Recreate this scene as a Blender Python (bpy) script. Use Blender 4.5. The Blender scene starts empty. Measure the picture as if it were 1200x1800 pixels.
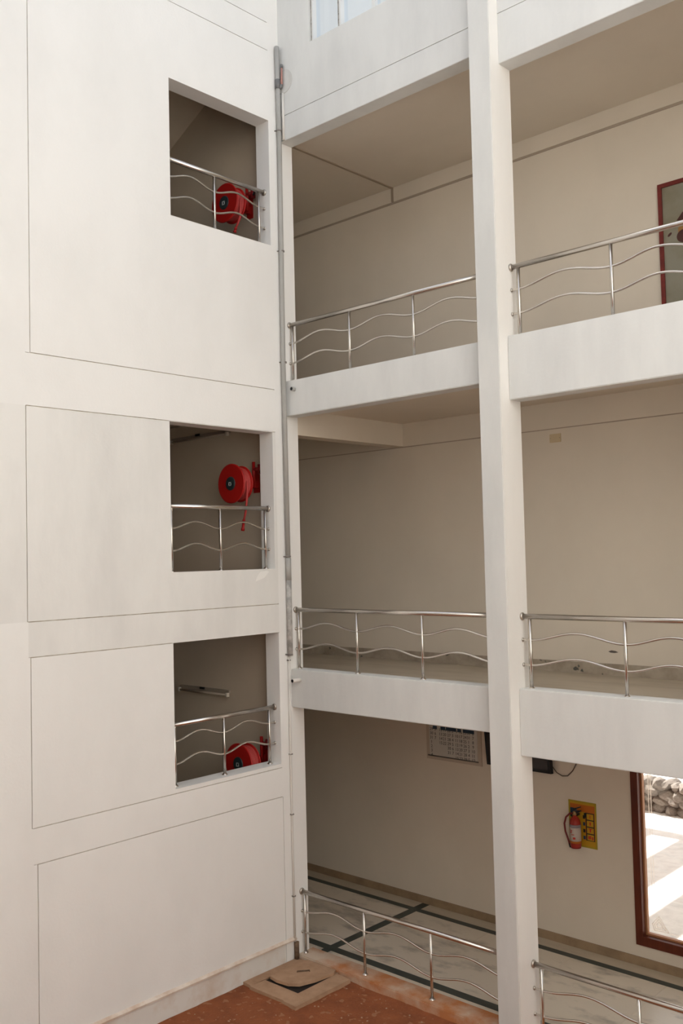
import bpy, bmesh, math, random
from mathutils import Vector, Matrix, noise

random.seed(7)
scn = bpy.context.scene
C = scn.collection

# ------------------------------------------------------------------ camera
cam_d = bpy.data.cameras.new('camera')
cam = bpy.data.objects.new('camera', cam_d)
C.objects.link(cam)
yaw, pit, roll = (math.radians(a) for a in (42.8167, 2.6606, -1.3754))
fw = Vector((-math.sin(yaw)*math.cos(pit), math.cos(yaw)*math.cos(pit), math.sin(pit)))
rt = Vector((math.cos(yaw), math.sin(yaw), 0))
up = rt.cross(fw)
r2 = math.cos(roll)*rt + math.sin(roll)*up
u2 = -math.sin(roll)*rt + math.cos(roll)*up
M = Matrix((r2, u2, -fw)).transposed().to_4x4()
M.translation = Vector((8.4432, -8.1372, 4.9351))
cam.matrix_world = M
cam_d.sensor_fit = 'VERTICAL'
cam_d.sensor_height = 36.0
cam_d.sensor_width = 24.0
cam_d.lens = 1674.37*36/1800
cam_d.clip_end = 300
scn.camera = cam

# ------------------------------------------------------------------ world, sun, exposure
w = bpy.data.worlds.new('sky')
scn.world = w
w.use_nodes = True
nt = w.node_tree
nt.nodes.clear()
sky = nt.nodes.new('ShaderNodeTexSky')
sky.sky_type = 'NISHITA'
sky.sun_disc = False
sky.sun_elevation = math.radians(55)
sky.sun_rotation = math.radians(-76)
sky.air_density = 1.0
sky.dust_density = 4.0
hs = nt.nodes.new('ShaderNodeHueSaturation')
hs.inputs['Saturation'].default_value = 0.35
wb = nt.nodes.new('ShaderNodeBackground')
wb.inputs['Strength'].default_value = 0.23
wo = nt.nodes.new('ShaderNodeOutputWorld')
nt.links.new(sky.outputs[0], hs.inputs['Color'])
nt.links.new(hs.outputs[0], wb.inputs['Color'])
nt.links.new(wb.outputs[0], wo.inputs['Surface'])

sun_d = bpy.data.lights.new('sun', 'SUN')
sun_d.energy = 10.0
sun_d.angle = math.radians(0.6)
sun_d.color = (1.0, 0.975, 0.935)
sun = bpy.data.objects.new('sun', sun_d)
C.objects.link(sun)
el, az = math.radians(55), math.radians(-76)
sdir = Vector((math.sin(az)*math.cos(el), math.cos(az)*math.cos(el), math.sin(el)))
sun.rotation_euler = sdir.to_track_quat('Z', 'Y').to_euler()
sun.location = (0, 30, 40)

vs = scn.view_settings
vs.view_transform = 'Standard'
vs.look = 'None'
vs.gamma = 1.0
vs.use_curve_mapping = False
vs.exposure = 0.66
scn.cycles.max_bounces = 12
scn.cycles.diffuse_bounces = 8

# ------------------------------------------------------------------ materials
MATS = {}


def mat(name, col, rough=0.7, metal=0.0, spec=0.3):
    if name in MATS:
        return MATS[name]
    m = bpy.data.materials.new(name)
    m.use_nodes = True
    b = m.node_tree.nodes['Principled BSDF']
    b.inputs['Base Color'].default_value = (*col, 1)
    b.inputs['Roughness'].default_value = rough
    b.inputs['Metallic'].default_value = metal
    b.inputs['Specular IOR Level'].default_value = spec
    MATS[name] = m
    return m


def noisy(name, col, col2, scale=3.0, rough=0.8, contrast=(0.4, 0.65), stretch=(1, 1, 1), detail=6, bump=0.0, bscale=60,
          spots=None, spec=0.25):
    """base colour mixed with col2 through object-space noise; optional fine bump and small spots."""
    m = mat(name, col, rough, spec=spec)
    nt = m.node_tree
    N, L = nt.nodes, nt.links
    b = N['Principled BSDF']
    tc = N.new('ShaderNodeTexCoord')
    mp = N.new('ShaderNodeMapping')
    mp.inputs['Scale'].default_value = stretch
    L.new(tc.outputs['Object'], mp.inputs['Vector'])
    n1 = N.new('ShaderNodeTexNoise')
    n1.inputs['Scale'].default_value = scale
    n1.inputs['Detail'].default_value = detail
    n1.inputs['Roughness'].default_value = 0.6
    L.new(mp.outputs[0], n1.inputs['Vector'])
    rp = N.new('ShaderNodeValToRGB')
    rp.color_ramp.elements[0].position = contrast[0]
    rp.color_ramp.elements[1].position = contrast[1]
    rp.color_ramp.elements[0].color = (*col, 1)
    rp.color_ramp.elements[1].color = (*col2, 1)
    L.new(n1.outputs['Fac'], rp.inputs['Fac'])
    out = rp.outputs['Color']
    if spots:
        n3 = N.new('ShaderNodeTexNoise')
        n3.inputs['Scale'].default_value = spots[1]
        n3.inputs['Detail'].default_value = 2
        L.new(tc.outputs['Object'], n3.inputs['Vector'])
        r3 = N.new('ShaderNodeValToRGB')
        r3.color_ramp.elements[0].position = spots[2]
        r3.color_ramp.elements[1].position = spots[2] + 0.04
        L.new(n3.outputs['Fac'], r3.inputs['Fac'])
        mx = N.new('ShaderNodeMixRGB')
        mx.inputs['Color2'].default_value = (*spots[0], 1)
        L.new(r3.outputs['Color'], mx.inputs['Fac'])
        L.new(out, mx.inputs['Color1'])
        out = mx.outputs['Color']
    L.new(out, b.inputs['Base Color'])
    if bump:
        n2 = N.new('ShaderNodeTexNoise')
        n2.inputs['Scale'].default_value = bscale
        n2.inputs['Detail'].default_value = 4
        L.new(tc.outputs['Object'], n2.inputs['Vector'])
        bp = N.new('ShaderNodeBump')
        bp.inputs['Strength'].default_value = bump
        bp.inputs['Distance'].default_value = 0.02
        L.new(n2.outputs['Fac'], bp.inputs['Height'])
        L.new(bp.outputs[0], b.inputs['Normal'])
    return m


WALL = noisy('white_wall_paint', (0.83, 0.82, 0.79), (0.765, 0.755, 0.725), 0.7, 0.85, (0.45, 0.75), (1, 1, 0.6),
             bump=0.05, bscale=35, spots=((0.55, 0.5, 0.44), 5.0, 0.80))
WALL_GREY = noisy('weathered_wall_paint', (0.79, 0.78, 0.745), (0.69, 0.68, 0.65), 1.3, 0.85, (0.42, 0.72), (1, 1, 0.35),
                  bump=0.05, bscale=35, spots=((0.5, 0.47, 0.42), 5.0, 0.78))
GROOVE = noisy('groove_dirt', (0.42, 0.36, 0.28), (0.62, 0.58, 0.5), 9, 0.9)
BEAM = noisy('beam_paint', (0.705, 0.71, 0.69), (0.63, 0.635, 0.62), 1.6, 0.85, (0.42, 0.75), (1.6, 1, 0.5),
             bump=0.05, bscale=35, spots=((0.5, 0.43, 0.36), 6.0, 0.79))
COLM = noisy('column_paint', (0.82, 0.80, 0.76), (0.77, 0.75, 0.71), 1.4, 0.85, (0.42, 0.72), (1, 1, 0.25),
             bump=0.05, bscale=35)
COLF = noisy('shaded_weathered_column_face', (0.70, 0.70, 0.675), (0.61, 0.615, 0.595), 1.1, 0.85, (0.42, 0.62), (1, 1, 0.3),
             bump=0.05, bscale=35, spots=((0.45, 0.42, 0.38), 6.0, 0.78))  # front face toned down for its shade, with weathered grey patches
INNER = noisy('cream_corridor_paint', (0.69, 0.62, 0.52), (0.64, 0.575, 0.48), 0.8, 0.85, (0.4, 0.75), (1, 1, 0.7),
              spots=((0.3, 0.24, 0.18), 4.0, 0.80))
HALL = noisy('shaded_hall_paint', (0.60, 0.505, 0.39), (0.54, 0.45, 0.345), 0.8, 0.85, (0.4, 0.75), (1, 1, 0.7))  # corridor cream browned so the hall's dimness sits in the colour
CEIL = noisy('ceiling_paint', (0.68, 0.61, 0.515), (0.64, 0.575, 0.485), 0.9, 0.9, (0.4, 0.75))
LINE = mat('joint_strip_paint', (0.36, 0.29, 0.22), 0.8)
STEEL = mat('brushed_steel', (0.66, 0.62, 0.57), 0.27, 1.0, 0.5)
STEEL_DULL = mat('dull_steel', (0.5, 0.46, 0.41), 0.4, 1.0, 0.5)
RED = mat('red_enamel', (0.36, 0.010, 0.008), 0.4)
RED2 = mat('red_hose_rubber', (0.42, 0.05, 0.045), 0.55)
RED_D = mat('dark_red_iron', (0.22, 0.010, 0.010), 0.5)
BLACK = mat('black_plastic', (0.012, 0.012, 0.013), 0.4)
HUBM = mat('hub_label', (0.02, 0.03, 0.032), 0.5)
SILVER = mat('silver_print', (0.45, 0.46, 0.46), 0.4)
PVC = noisy('grey_pvc', (0.42, 0.41, 0.385), (0.34, 0.335, 0.31), 4, 0.5, stretch=(1, 1, 0.3))
PVC_D = mat('dark_pvc', (0.16, 0.16, 0.16), 0.5)
PVC_W = mat('painted_conduit', (0.68, 0.65, 0.6), 0.6)
CLIP = mat('clip_steel', (0.23, 0.21, 0.19), 0.5)
RUSTPIPE = noisy('rusty_pipe', (0.10, 0.065, 0.045), (0.2, 0.13, 0.08), 18, 0.8)
SOIL = noisy('red_soil', (0.30, 0.098, 0.038), (0.205, 0.066, 0.028), 3.5, 0.95, (0.35, 0.7), bump=0.6, bscale=28,
             spots=((0.34, 0.15, 0.075), 11, 0.62))
PEB = mat('pebble_stone', (0.40, 0.25, 0.16), 0.8)
CONC = noisy('manhole_concrete', (0.45, 0.29, 0.185), (0.36, 0.22, 0.135), 5, 0.9, bump=0.25, bscale=40)
HOLE = mat('hole_dark', (0.02, 0.015, 0.012), 0.9)
KERB = noisy('kerb_plaster', (0.56, 0.42, 0.31), (0.48, 0.20, 0.08), 1.8, 0.85, (0.36, 0.58), bump=0.1)
MARBLE = noisy('white_marble', (0.64, 0.575, 0.475), (0.31, 0.28, 0.235), 2.2, 0.3, (0.50, 0.70), (1, 2.2, 1), detail=10, spec=0.45)
MARBLE_B = noisy('tan_marble', (0.54, 0.475, 0.375), (0.42, 0.355, 0.27), 1.6, 0.35, (0.45, 0.7), (0.6, 2.5, 1), detail=8, spec=0.4)
BSTRIP = mat('dark_green_marble', (0.045, 0.055, 0.048), 0.35)
SKIRT = noisy('skirting_marble', (0.42, 0.36, 0.285), (0.31, 0.26, 0.2), 5, 0.5, spots=((0.1, 0.1, 0.085), 9, 0.68))
SKIRT0 = noisy('brown_skirting', (0.33, 0.235, 0.145), (0.25, 0.175, 0.11), 5, 0.5)
WOOD = noisy('red_brown_wood', (0.12, 0.026, 0.011), (0.085, 0.018, 0.008), 4, 0.45, stretch=(6, 6, 0.6))
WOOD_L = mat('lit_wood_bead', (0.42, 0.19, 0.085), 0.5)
FRAME_R = noisy('dark_red_frame', (0.19, 0.028, 0.022), (0.12, 0.018, 0.014), 6, 0.4)
ALU = mat('white_aluminium', (0.72, 0.73, 0.72), 0.4, 0.0)
ALU_D = noisy('worn_putty', (0.45, 0.44, 0.40), (0.2, 0.19, 0.17), 22, 0.8)


def glass(name, refl, tint=(1, 1, 1), rough=0.0, gcol=(1, 1, 1)):
    m = bpy.data.materials.new(name)
    m.use_nodes = True
    N, L = m.node_tree.nodes, m.node_tree.links
    N.clear()
    o = N.new('ShaderNodeOutputMaterial')
    t = N.new('ShaderNodeBsdfTransparent')
    t.inputs['Color'].default_value = (*tint, 1)
    g = N.new('ShaderNodeBsdfGlossy')
    g.inputs['Roughness'].default_value = rough
    g.inputs['Color'].default_value = (*gcol, 1)
    mx = N.new('ShaderNodeMixShader')
    mx.inputs['Fac'].default_value = refl
    L.new(t.outputs[0], mx.inputs[1])
    L.new(g.outputs[0], mx.inputs[2])
    L.new(mx.outputs[0], o.inputs['Surface'])
    return m


GLASS = glass('clear_window_glass', 0.06, (0.97, 0.97, 0.96))
GLASS_M = glass('reflective_window_glass', 0.95, (0.6, 0.7, 0.8), 0.0, (0.86, 0.93, 1.0))
ETCH = bpy.data.materials.new('etched_glass_line')
ETCH.use_nodes = True
ETCH.node_tree.nodes.clear()
_o = ETCH.node_tree.nodes.new('ShaderNodeOutputMaterial')
_t = ETCH.node_tree.nodes.new('ShaderNodeBsdfTranslucent')
_t.inputs['Color'].default_value = (0.9, 0.8, 0.7, 1)
_p = ETCH.node_tree.nodes.new('ShaderNodeBsdfTransparent')
_m = ETCH.node_tree.nodes.new('ShaderNodeMixShader')
_m.inputs['Fac'].default_value = 0.5
ETCH.node_tree.links.new(_t.outputs[0], _m.inputs[1])
ETCH.node_tree.links.new(_p.outputs[0], _m.inputs[2])
ETCH.node_tree.links.new(_m.outputs[0], _o.inputs['Surface'])


# ------------------------------------------------------------------ mesh helpers
def bm_new():
    return bmesh.new()


def box(bm, x0, x1, y0, y1, z0, z1, bev=0.0):
    vs_ = [bm.verts.new(p) for p in ((x0, y0, z0), (x1, y0, z0), (x1, y1, z0), (x0, y1, z0),
                                     (x0, y0, z1), (x1, y0, z1), (x1, y1, z1), (x0, y1, z1))]
    fs = [bm.faces.new([vs_[i] for i in q]) for q in ((0, 3, 2, 1), (4, 5, 6, 7), (0, 1, 5, 4), (1, 2, 6, 5), (2, 3, 7, 6), (3, 0, 4, 7))]
    if bev:
        es = list({e for f in fs for e in f.edges})
        bmesh.ops.bevel(bm, geom=es, offset=bev, segments=2, affect='EDGES')
    return bm


def prism(bm, pts, axis, a0, a1):
    """extrude a 2-D outline along an axis. axis 'y': pts are (x,z); 'z': (x,y); 'x': (y,z)."""
    def P(p, a):
        return {'y': (p[0], a, p[1]), 'z': (p[0], p[1], a), 'x': (a, p[0], p[1])}[axis]
    A = [bm.verts.new(P(p, a0)) for p in pts]
    B = [bm.verts.new(P(p, a1)) for p in pts]
    bm.faces.new(A)
    bm.faces.new(B[::-1])
    n = len(pts)
    for i in range(n):
        bm.faces.new((A[i], B[i], B[(i+1) % n], A[(i+1) % n]))
    return bm


def tube(bm, pts, r, seg=12, cap=True):
    pts = [Vector(p) for p in pts]
    rings = []
    ref = None
    for i, p in enumerate(pts):
        d = (pts[min(i+1, len(pts)-1)] - pts[max(i-1, 0)]).normalized()
        if ref is None:
            ref = Vector((0, 0, 1)) if abs(d.z) < 0.9 else Vector((1, 0, 0))
        a = (ref - d*ref.dot(d)).normalized()
        ref = a
        b = d.cross(a)
        rr = r[i] if isinstance(r, (list, tuple)) else r
        rings.append([bm.verts.new(p + rr*(math.cos(2*math.pi*k/seg)*a + math.sin(2*math.pi*k/seg)*b)) for k in range(seg)])
    for A, B in zip(rings, rings[1:]):
        for k in range(seg):
            f = bm.faces.new((A[k], A[(k+1) % seg], B[(k+1) % seg], B[k]))
            f.smooth = True
    if cap:
        bm.faces.new(rings[0][::-1])
        bm.faces.new(rings[-1])
    return bm


def lathe(bm, prof, origin, axis='z', seg=24, smooth=True):
    """prof: list of (radius, height) along the axis from origin; capped at both ends when the radius is > 0."""
    o = Vector(origin)
    A, U, V = {'z': (Vector((0, 0, 1)), Vector((1, 0, 0)), Vector((0, 1, 0))),
               'y': (Vector((0, 1, 0)), Vector((0, 0, 1)), Vector((1, 0, 0))),
               'x': (Vector((1, 0, 0)), Vector((0, 1, 0)), Vector((0, 0, 1)))}[axis]
    rings = []
    for r, h in prof:
        rings.append([bm.verts.new(o + A*h + r*(math.cos(2*math.pi*k/seg)*U + math.sin(2*math.pi*k/seg)*V)) for k in range(seg)])
    for P, Q in zip(rings, rings[1:]):
        for k in range(seg):
            f = bm.faces.new((P[k], P[(k+1) % seg], Q[(k+1) % seg], Q[k]))
            f.smooth = smooth
    bm.faces.new(rings[0][::-1])
    bm.faces.new(rings[-1])
    return bm


def obj(name, bm, m, parent=None):
    bmesh.ops.recalc_face_normals(bm, faces=bm.faces)
    me = bpy.data.meshes.new(name)
    bm.to_mesh(me)
    bm.free()
    me.materials.append(m)
    o = bpy.data.objects.new(name, me)
    C.objects.link(o)
    if parent is not None:
        o.parent = parent
        o.matrix_parent_inverse = Matrix.Translation(-parent.location) @ Matrix.Identity(4) if parent.type == 'EMPTY' else Matrix.Identity(4)
    return o


def tag(o, label, cat, group=None, kind=None):
    o['label'] = label
    if cat:
        o['category'] = cat
    if group:
        o['group'] = group
    if kind:
        o['kind'] = kind
    return o


def thing(name, label, cat, loc, group=None):
    e = bpy.data.objects.new(name, None)
    C.objects.link(e)
    e.location = loc
    e.empty_display_size = 0.1
    return tag(e, label, cat, group)


def struct(name, bm, m, label=None, parent=None, cat=None):
    o = obj(name, bm, m, parent)
    if parent is None:
        o['kind'] = 'structure'
        if cat:
            o['category'] = cat
    if label:
        o['label'] = label
    return o


def boxes(*bs):
    bm = bm_new()
    for b in bs:
        box(bm, *b)
    return bm


# ------------------------------------------------------------------ levels
TOPZ = 15.6
D = 2.30            # back wall of the corridors
B = 0.208           # depth of the beams and of the corner pier
T = -0.232          # inner face of the left wall
FR = -0.014         # depth of the grooves in the left wall
OPEN = [  # left wall openings: y0, y1, z0, z1
    (-1.768, -0.188, 2.462, 4.040),
    (-1.772, -0.224, 4.800, 6.468),
    (-1.712, -0.185, 8.776, 10.355),
]
YEND = -9.4
XEND = 9.6


def holed(bm, ya, yb, za, zb, x0, x1, holes):
    """slab of wall x0..x1 over y,z with rectangular holes, as flush blocks"""
    hs_ = sorted([h for h in holes if h[2] < zb and h[3] > za and h[0] < yb and h[1] > ya], key=lambda h: h[2])
    z = za
    for h in hs_:
        h0, h1 = max(h[2], za), min(h[3], zb)
        if h0 > z:
            box(bm, x0, x1, ya, yb, z, h0)
        if h[0] > ya:
            box(bm, x0, x1, ya, h[0], h0, h1)
        if h[1] < yb:
            box(bm, x0, x1, h[1], yb, h0, h1)
        z = h1
    if zb > z:
        box(bm, x0, x1, ya, yb, z, zb)
    return bm


# ------------------------------------------------------------------ left wall
bm = holed(bm_new(), YEND, B, -0.3, TOPZ, T, FR, OPEN)
wl = struct('wall_left', bm, GROOVE, 'tall white stair-wing wall with three railed openings and thin panel grooves')
G = 0.0045  # half a groove


def panel(ya, yb, za, zb, m, holes=OPEN, x1=0.0):
    return struct('panel', holed(bm_new(), ya, yb, za, zb, FR - 0.001, x1, holes), m, None, wl)


g4, g3b, g3t, g2b, g2t, g1b, g1t, g0 = 2.072, 2.417, 4.036, 4.377, 6.468, 6.990, 11.245, 11.60
YP = -3.465
yr = -0.175
YC = -0.181
# wide pilaster strip at the far left and the pieces between the grooves
panel(YEND, -3.395 - G, 0.0, g4, WALL)
panel(YEND, -3.43 - G, g4, g3b, WALL)
panel(YEND, -3.45 - G, g3b, g3t, WALL)
panel(YEND, -3.472, g3t, g2b, WALL)
panel(YEND, -3.48 - G, g2b, g2t, WALL_GREY)
panel(YEND, -3.48, g2t, g1b, WALL)
panel(YEND, -3.43 - G, g1b, TOPZ, WALL)
panel(-3.395 + G, yr - G, 0.0, g4 - G, WALL)                       # lowest panel
panel(yr + G, B, 0.0, g4 - G, WALL)                                # corner strip beside it
panel(-3.43 - G, YC, g4 + G, g3b - G, WALL)                         # band
panel(-3.45 + G, YC, g3b + G, g3t - G, WALL)                   # panel with the low opening
panel(-3.472, YC, g3t + G, g2b - G, WALL_GREY)                      # band
panel(-3.48 + G, YC, g2b + G, g2t - G, WALL_GREY)                   # weathered panel with the middle opening
panel(-3.48, YC, g2t + G, g1b - G, WALL)                            # band
panel(-3.43 + G, YC, g1b + G, g1t - G, WALL)                        # tall panel with the top opening
panel(-3.43 + G, YC, g1t + G, g0 - G, WALL)
panel(-3.43 + G, YC, g0 + G, TOPZ, WALL)
panel(YC, B, g4 - G, TOPZ, WALL)                                   # plain pier at the corner
# plaster jamb linings in the openings
for (y0, y1, z0, z1) in OPEN:
    e = 0.004
    struct('jamb_lining', boxes((T, -0.0005, y1 - e, y1 + 0.001, z0, z1), (T, -0.0005, y0 - 0.001, y0 + e, z0, z1),
                                (T, -0.0005, y0, y1, z1 - e, z1 + 0.001), (T, 0.002, y0 - .004, y1 + .004, z0 - 0.001, z0 + e)), WALL, None, wl)
# plinth and its ledge
bm = bm_new()
prism(bm, [(0.0, 0.335), (0.028, 0.345), (0.03, 0.362), (0.0, 0.385)], 'y', YEND, -0.02)
struct('trim_1', bm, noisy('ledge_plaster', (0.74, 0.66, 0.57), (0.6, 0.47, 0.37), 5, 0.85), 'thin plaster ledge running along the foot of the left wall')
bm = boxes((0.0, 0.008, YEND, yr - 0.02, -0.2, 0.34))
struct('baseboard_left', bm, noisy('plinth_plaster', (0.70, 0.675, 0.63), (0.60, 0.50, 0.41), 2.5, 0.85, (0.5, 0.75)),
       'pale plinth band between the ledge and the red soil')
# repainted white daub under the middle opening
bm = bm_new()
prism(bm, [(-0.55, 4.66), (-0.41, 4.70), (-0.33, 4.77), (-0.37, 4.785), (-0.47, 4.775), (-0.52, 4.72)], 'x', -0.0004, 0.0012)
tag(obj('paint_patch', bm, mat('fresh_white_paint', (0.86, 0.85, 0.81), 0.8)), 'small fresh white paint daub below the middle opening sill', 'paint patch')

# ------------------------------------------------------------------ right facade: columns, beams, upper wall
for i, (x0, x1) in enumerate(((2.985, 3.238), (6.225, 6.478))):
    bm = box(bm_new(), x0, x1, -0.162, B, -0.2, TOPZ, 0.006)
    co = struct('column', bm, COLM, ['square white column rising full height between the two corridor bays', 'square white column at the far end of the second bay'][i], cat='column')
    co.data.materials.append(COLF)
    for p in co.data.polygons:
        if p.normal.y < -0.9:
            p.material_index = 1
x3 = XEND - 0.1
BAYS = [(0.0, 2.985), (3.238, 6.225), (6.478, XEND)]
bots = [(3.114, 6.677, 10.126), (2.925, 6.462, 9.920), (2.925, 6.462, 9.920)]
tops = [(3.575, 7.112), (3.585, 7.112), (3.58, 7.112)]
lvl = ['first-floor', 'second-floor']
bayn = ['between the corner and the column', 'right of the column', 'of the far bay']
for b, (xa, xb) in enumerate(BAYS):
    for k in range(2):
        bm = box(bm_new(), xa - 0.003, xb + 0.003, 0.0, B, bots[b][k], tops[b][k], 0.008)
        struct('beam', bm, BEAM, 'white %s edge beam %s' % (lvl[k], bayn[b]), cat='beam')
    bm = box(bm_new(), xa - 0.003, xb + 0.003, 0.0, B, bots[b][2], 10.439, 0.004)
    struct('beam', bm, BEAM, 'white top-floor lintel beam %s' % bayn[b], cat='beam')
# upper wall with the window hole
WX0, WX1, WZ0, WZ1 = 0.555, 2.45, 11.205, 12.75
bm = boxes((0, WX0, 0, B, 10.447, TOPZ), (WX1, XEND, 0, B, 10.447, TOPZ), (WX0, WX1, 0, B, 10.447, WZ0), (WX0, WX1, 0, B, WZ1, TOPZ),
           (0, XEND, 0.012, B, 10.43, 10.45))
struct('wall_upper', bm, BEAM, 'white wall above the top corridor with an aluminium window')

# window at the very top
win = thing('window_1', 'white aluminium sliding window with pale reflective panes at the top', None, (WX0, 0.0, WZ0))
win['kind'] = 'structure'
obj('putty_strip', boxes((WX0, WX0 + 0.03, 0.03, 0.10, WZ0, WZ1), (WX0 + 0.455, WX0 + 0.485, 0.028, 0.10, WZ0, WZ1)), ALU_D, win)
obj('window_frame', boxes((WX0 + .03, WX1, 0.04, 0.12, WZ1 - 0.05, WZ1), (WX0 + .03, WX0 + .05, 0.02, 0.12, WZ0, WZ1),
                          (WX0 + .485, WX0 + .51, 0.02, 0.12, WZ0, WZ1), (WX0 + .98, WX0 + 1.03, 0.035, 0.12, WZ0, WZ1),
                          (WX0 + 1.45, WX0 + 1.5, 0.035, 0.12, WZ0, WZ1), (WX0 + 0.18, WX0 + 0.25, 0.09, 0.13, WZ0, WZ1),
                          (WX1 - 0.04, WX1, 0.03, 0.12, WZ0, WZ1), (WX0 + .03, WX1, 0.06, 0.12, WZ0, WZ0 + 0.03)), ALU, win)
for a, b_ in ((.05, .46), (.51, .98), (1.03, 1.45), (1.5, 1.86)):
    obj('pane', boxes((WX0 + a, WX0 + b_, 0.085, 0.09, WZ0 + 0.01, WZ1 - 0.03)), GLASS_M, win)

# ------------------------------------------------------------------ corridor shell
# ground window hole in the back wall
GX0, GX1, GZ0, GZ1 = 3.25, 5.55, 0.405, 2.78
YB = D + 0.22
XL = -7.0
bm = boxes((XL - .2, GX0, D, YB, -0.3, TOPZ), (GX1, XEND, D, YB, -0.3, TOPZ), (GX0, GX1, D, YB, -0.3, GZ0), (GX0, GX1, D, YB, GZ1, TOPZ))
wb_ = struct('wall_back', bm, INNER, 'cream back wall of the corridors')
# slightly proud beams along the top of the back wall
bm = boxes((XL, -0.085, D - 0.022, D + .01, 9.985, 10.20), (-0.045, XEND, D - 0.022, D + .01, 9.985, 10.20))
struct('trim_2', bm, INNER, 'shallow beam along the top of the second-floor corridor wall')
bm = boxes((XL, XEND, D - 0.014, D + .01, 6.458, 6.80))
struct('trim_3', bm, INNER, 'shallow beam along the top of the first-floor corridor wall')
struct('trim_6', boxes((XL, XEND, D - 0.010, D + .01, 9.958, 9.986)), mat('beam_shadow_line', (0.40, 0.33, 0.26), 0.8), 'painted brown shadow line under the beam of the second-floor corridor wall')  # brown strip stands in for the shadow gap under the beam
struct('trim_7', boxes((XL, XEND, D - 0.006, D + .01, 6.446, 6.459)), MATS['beam_shadow_line'], 'thin painted brown shadow line under the beam of the first-floor corridor wall')
struct('wall_end', boxes((XL - 0.2, XL, 0.2, D, -0.3, TOPZ)), INNER)
# slabs: floors and ceilings
for k, (za, zb, mt) in enumerate(((3.24, 3.455, MARBLE_B), (6.78, 7.0, MARBLE_B), (10.19, 10.42, MARBLE_B))):
    zc = za + 0.03
    struct('ceiling', boxes((XL, XEND, B - .01, D + .02, za, zc)), CEIL, 'cream ceiling of the %s corridor' % ['ground-floor', 'first-floor', 'second-floor'][k])
    struct('floor', boxes((XL, XEND, B - .01, D + .02, zc, zb)), mt, 'tan marble %s corridor floor' % ['first-floor', 'second-floor', 'third-floor'][k])
struct('ceiling', boxes((XL - .2, XEND, -0.0, YB, TOPZ, TOPZ + 0.15)), CEIL, 'roof slab over the corridor wing')
# ceiling joint strip in the second-floor corridor, down over the wall beam
bm = boxes((-0.085, -0.045, B, D, 10.178, 10.192), (-0.085, -0.045, D - 0.03, D, 9.985, 10.19))
struct('trim_4', bm, LINE, 'brown joint strip crossing the second-floor corridor ceiling')
# cross beams at the corner (first and ground floor ceilings)
struct('beam', box(bm_new(), T, -0.002, B - .002, D, 6.462, 6.79), INNER, 'cream cross beam under the first-floor corridor ceiling at the corner', cat='beam')
struct('beam', box(bm_new(), T, -0.002, B - .002, D, 3.12, 3.25), INNER, 'cream cross beam under the ground-floor corridor ceiling at the corner', cat='beam')
# skirtings
struct('baseboard_back', boxes((XL, XEND, D - 0.012, D + .01, 3.455, 3.592)), SKIRT, 'stained marble skirting of the first-floor corridor')
struct('baseboard_back', boxes((XL, XEND, D - 0.012, D + .01, 7.0, 7.13)), SKIRT, 'marble skirting of the second-floor corridor')
struct('baseboard_back', boxes((XL, GX1 + 4, D - 0.012, D + .01, 0.15, 0.262)), SKIRT0, 'brown skirting of the ground-floor corridor')

# ground-floor corridor floor: bed with laid marble and dark strips as pieces
fl = struct('floor', boxes((XL, XEND, 0.02, D + .02, -0.3, 0.145)), KERB, 'ground-floor corridor floor of veined marble with dark inlaid strips')


def fpiece(name, x0, x1, y0, y1, m, z1=0.160):
    return obj(name, boxes((x0, x1, y0, y1, 0.14, z1)), m, fl)


fpiece('strip', XL, XEND, 0.335, 0.455, BSTRIP, 0.1605)
fpiece('strip', XL, XEND, 1.99, 2.09, BSTRIP, 0.1605)
cx = [-3.4, 0.185, 4.95, 8.5]
for x in cx:
    fpiece('strip', x - 0.06, x + 0.06, 0.455, 1.99, BSTRIP, 0.1605)
for x in cx:
    fpiece('strip', x - 0.06, x + 0.06, 2.09, D, BSTRIP, 0.1605)
fpiece('strip', 0.125, 0.245, 0.295, 0.335, BSTRIP, 0.1605)
xs = [XL] + cx + [XEND]
for i in range(len(xs) - 1):
    a = xs[i] + (0.06 if i else 0)
    b = xs[i+1] - (0.06 if i < len(xs) - 2 else 0)
    n = max(1, round((b - a)/1.25))
    for k in range(n):
        fpiece('marble_slab', a + (b-a)*k/n + .001, a + (b-a)*(k+1)/n - .001, 0.455, 1.99, MARBLE)
    fpiece('marble_slab', a, b, 2.09, D, MARBLE_B)
fpiece('marble_slab', XL, 0.125, 0.21, 0.335, MARBLE)
fpiece('marble_slab', 0.245, XEND, 0.27, 0.335, MARBLE)
# kerb along the open edge
bm = box(bm_new(), 0.0, XEND, 0.0, 0.275, -0.3, 0.166, 0.01)
KERB2 = noisy('stained_kerb', (0.58, 0.47, 0.37), (0.47, 0.19, 0.075), 2.6, 0.85, (0.36, 0.66), bump=0.1)
_n, _l = KERB2.node_tree.nodes, KERB2.node_tree.links
_tc = [n for n in _n if n.type == 'TEX_COORD'][0]
_rp = [n for n in _n if n.type == 'VALTORGB'][0]
_nz = [n for n in _n if n.type == 'TEX_NOISE' and n.outputs['Fac'].links and n.outputs['Fac'].links[0].to_node == _rp][0]
_sx = _n.new('ShaderNodeSeparateXYZ')
_mr = _n.new('ShaderNodeMapRange')
_mr.inputs['From Min'].default_value = 0.1
_mr.inputs['From Max'].default_value = 2.2
_mr.inputs['To Min'].default_value = -0.12
_mr.inputs['To Max'].default_value = 0.16
_ad = _n.new('ShaderNodeMath')
_l.new(_tc.outputs['Object'], _sx.inputs[0])
_l.new(_sx.outputs['X'], _mr.inputs['Value'])
_l.new(_nz.outputs['Fac'], _ad.inputs[0])
_l.new(_mr.outputs[0], _ad.inputs[1])
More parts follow.
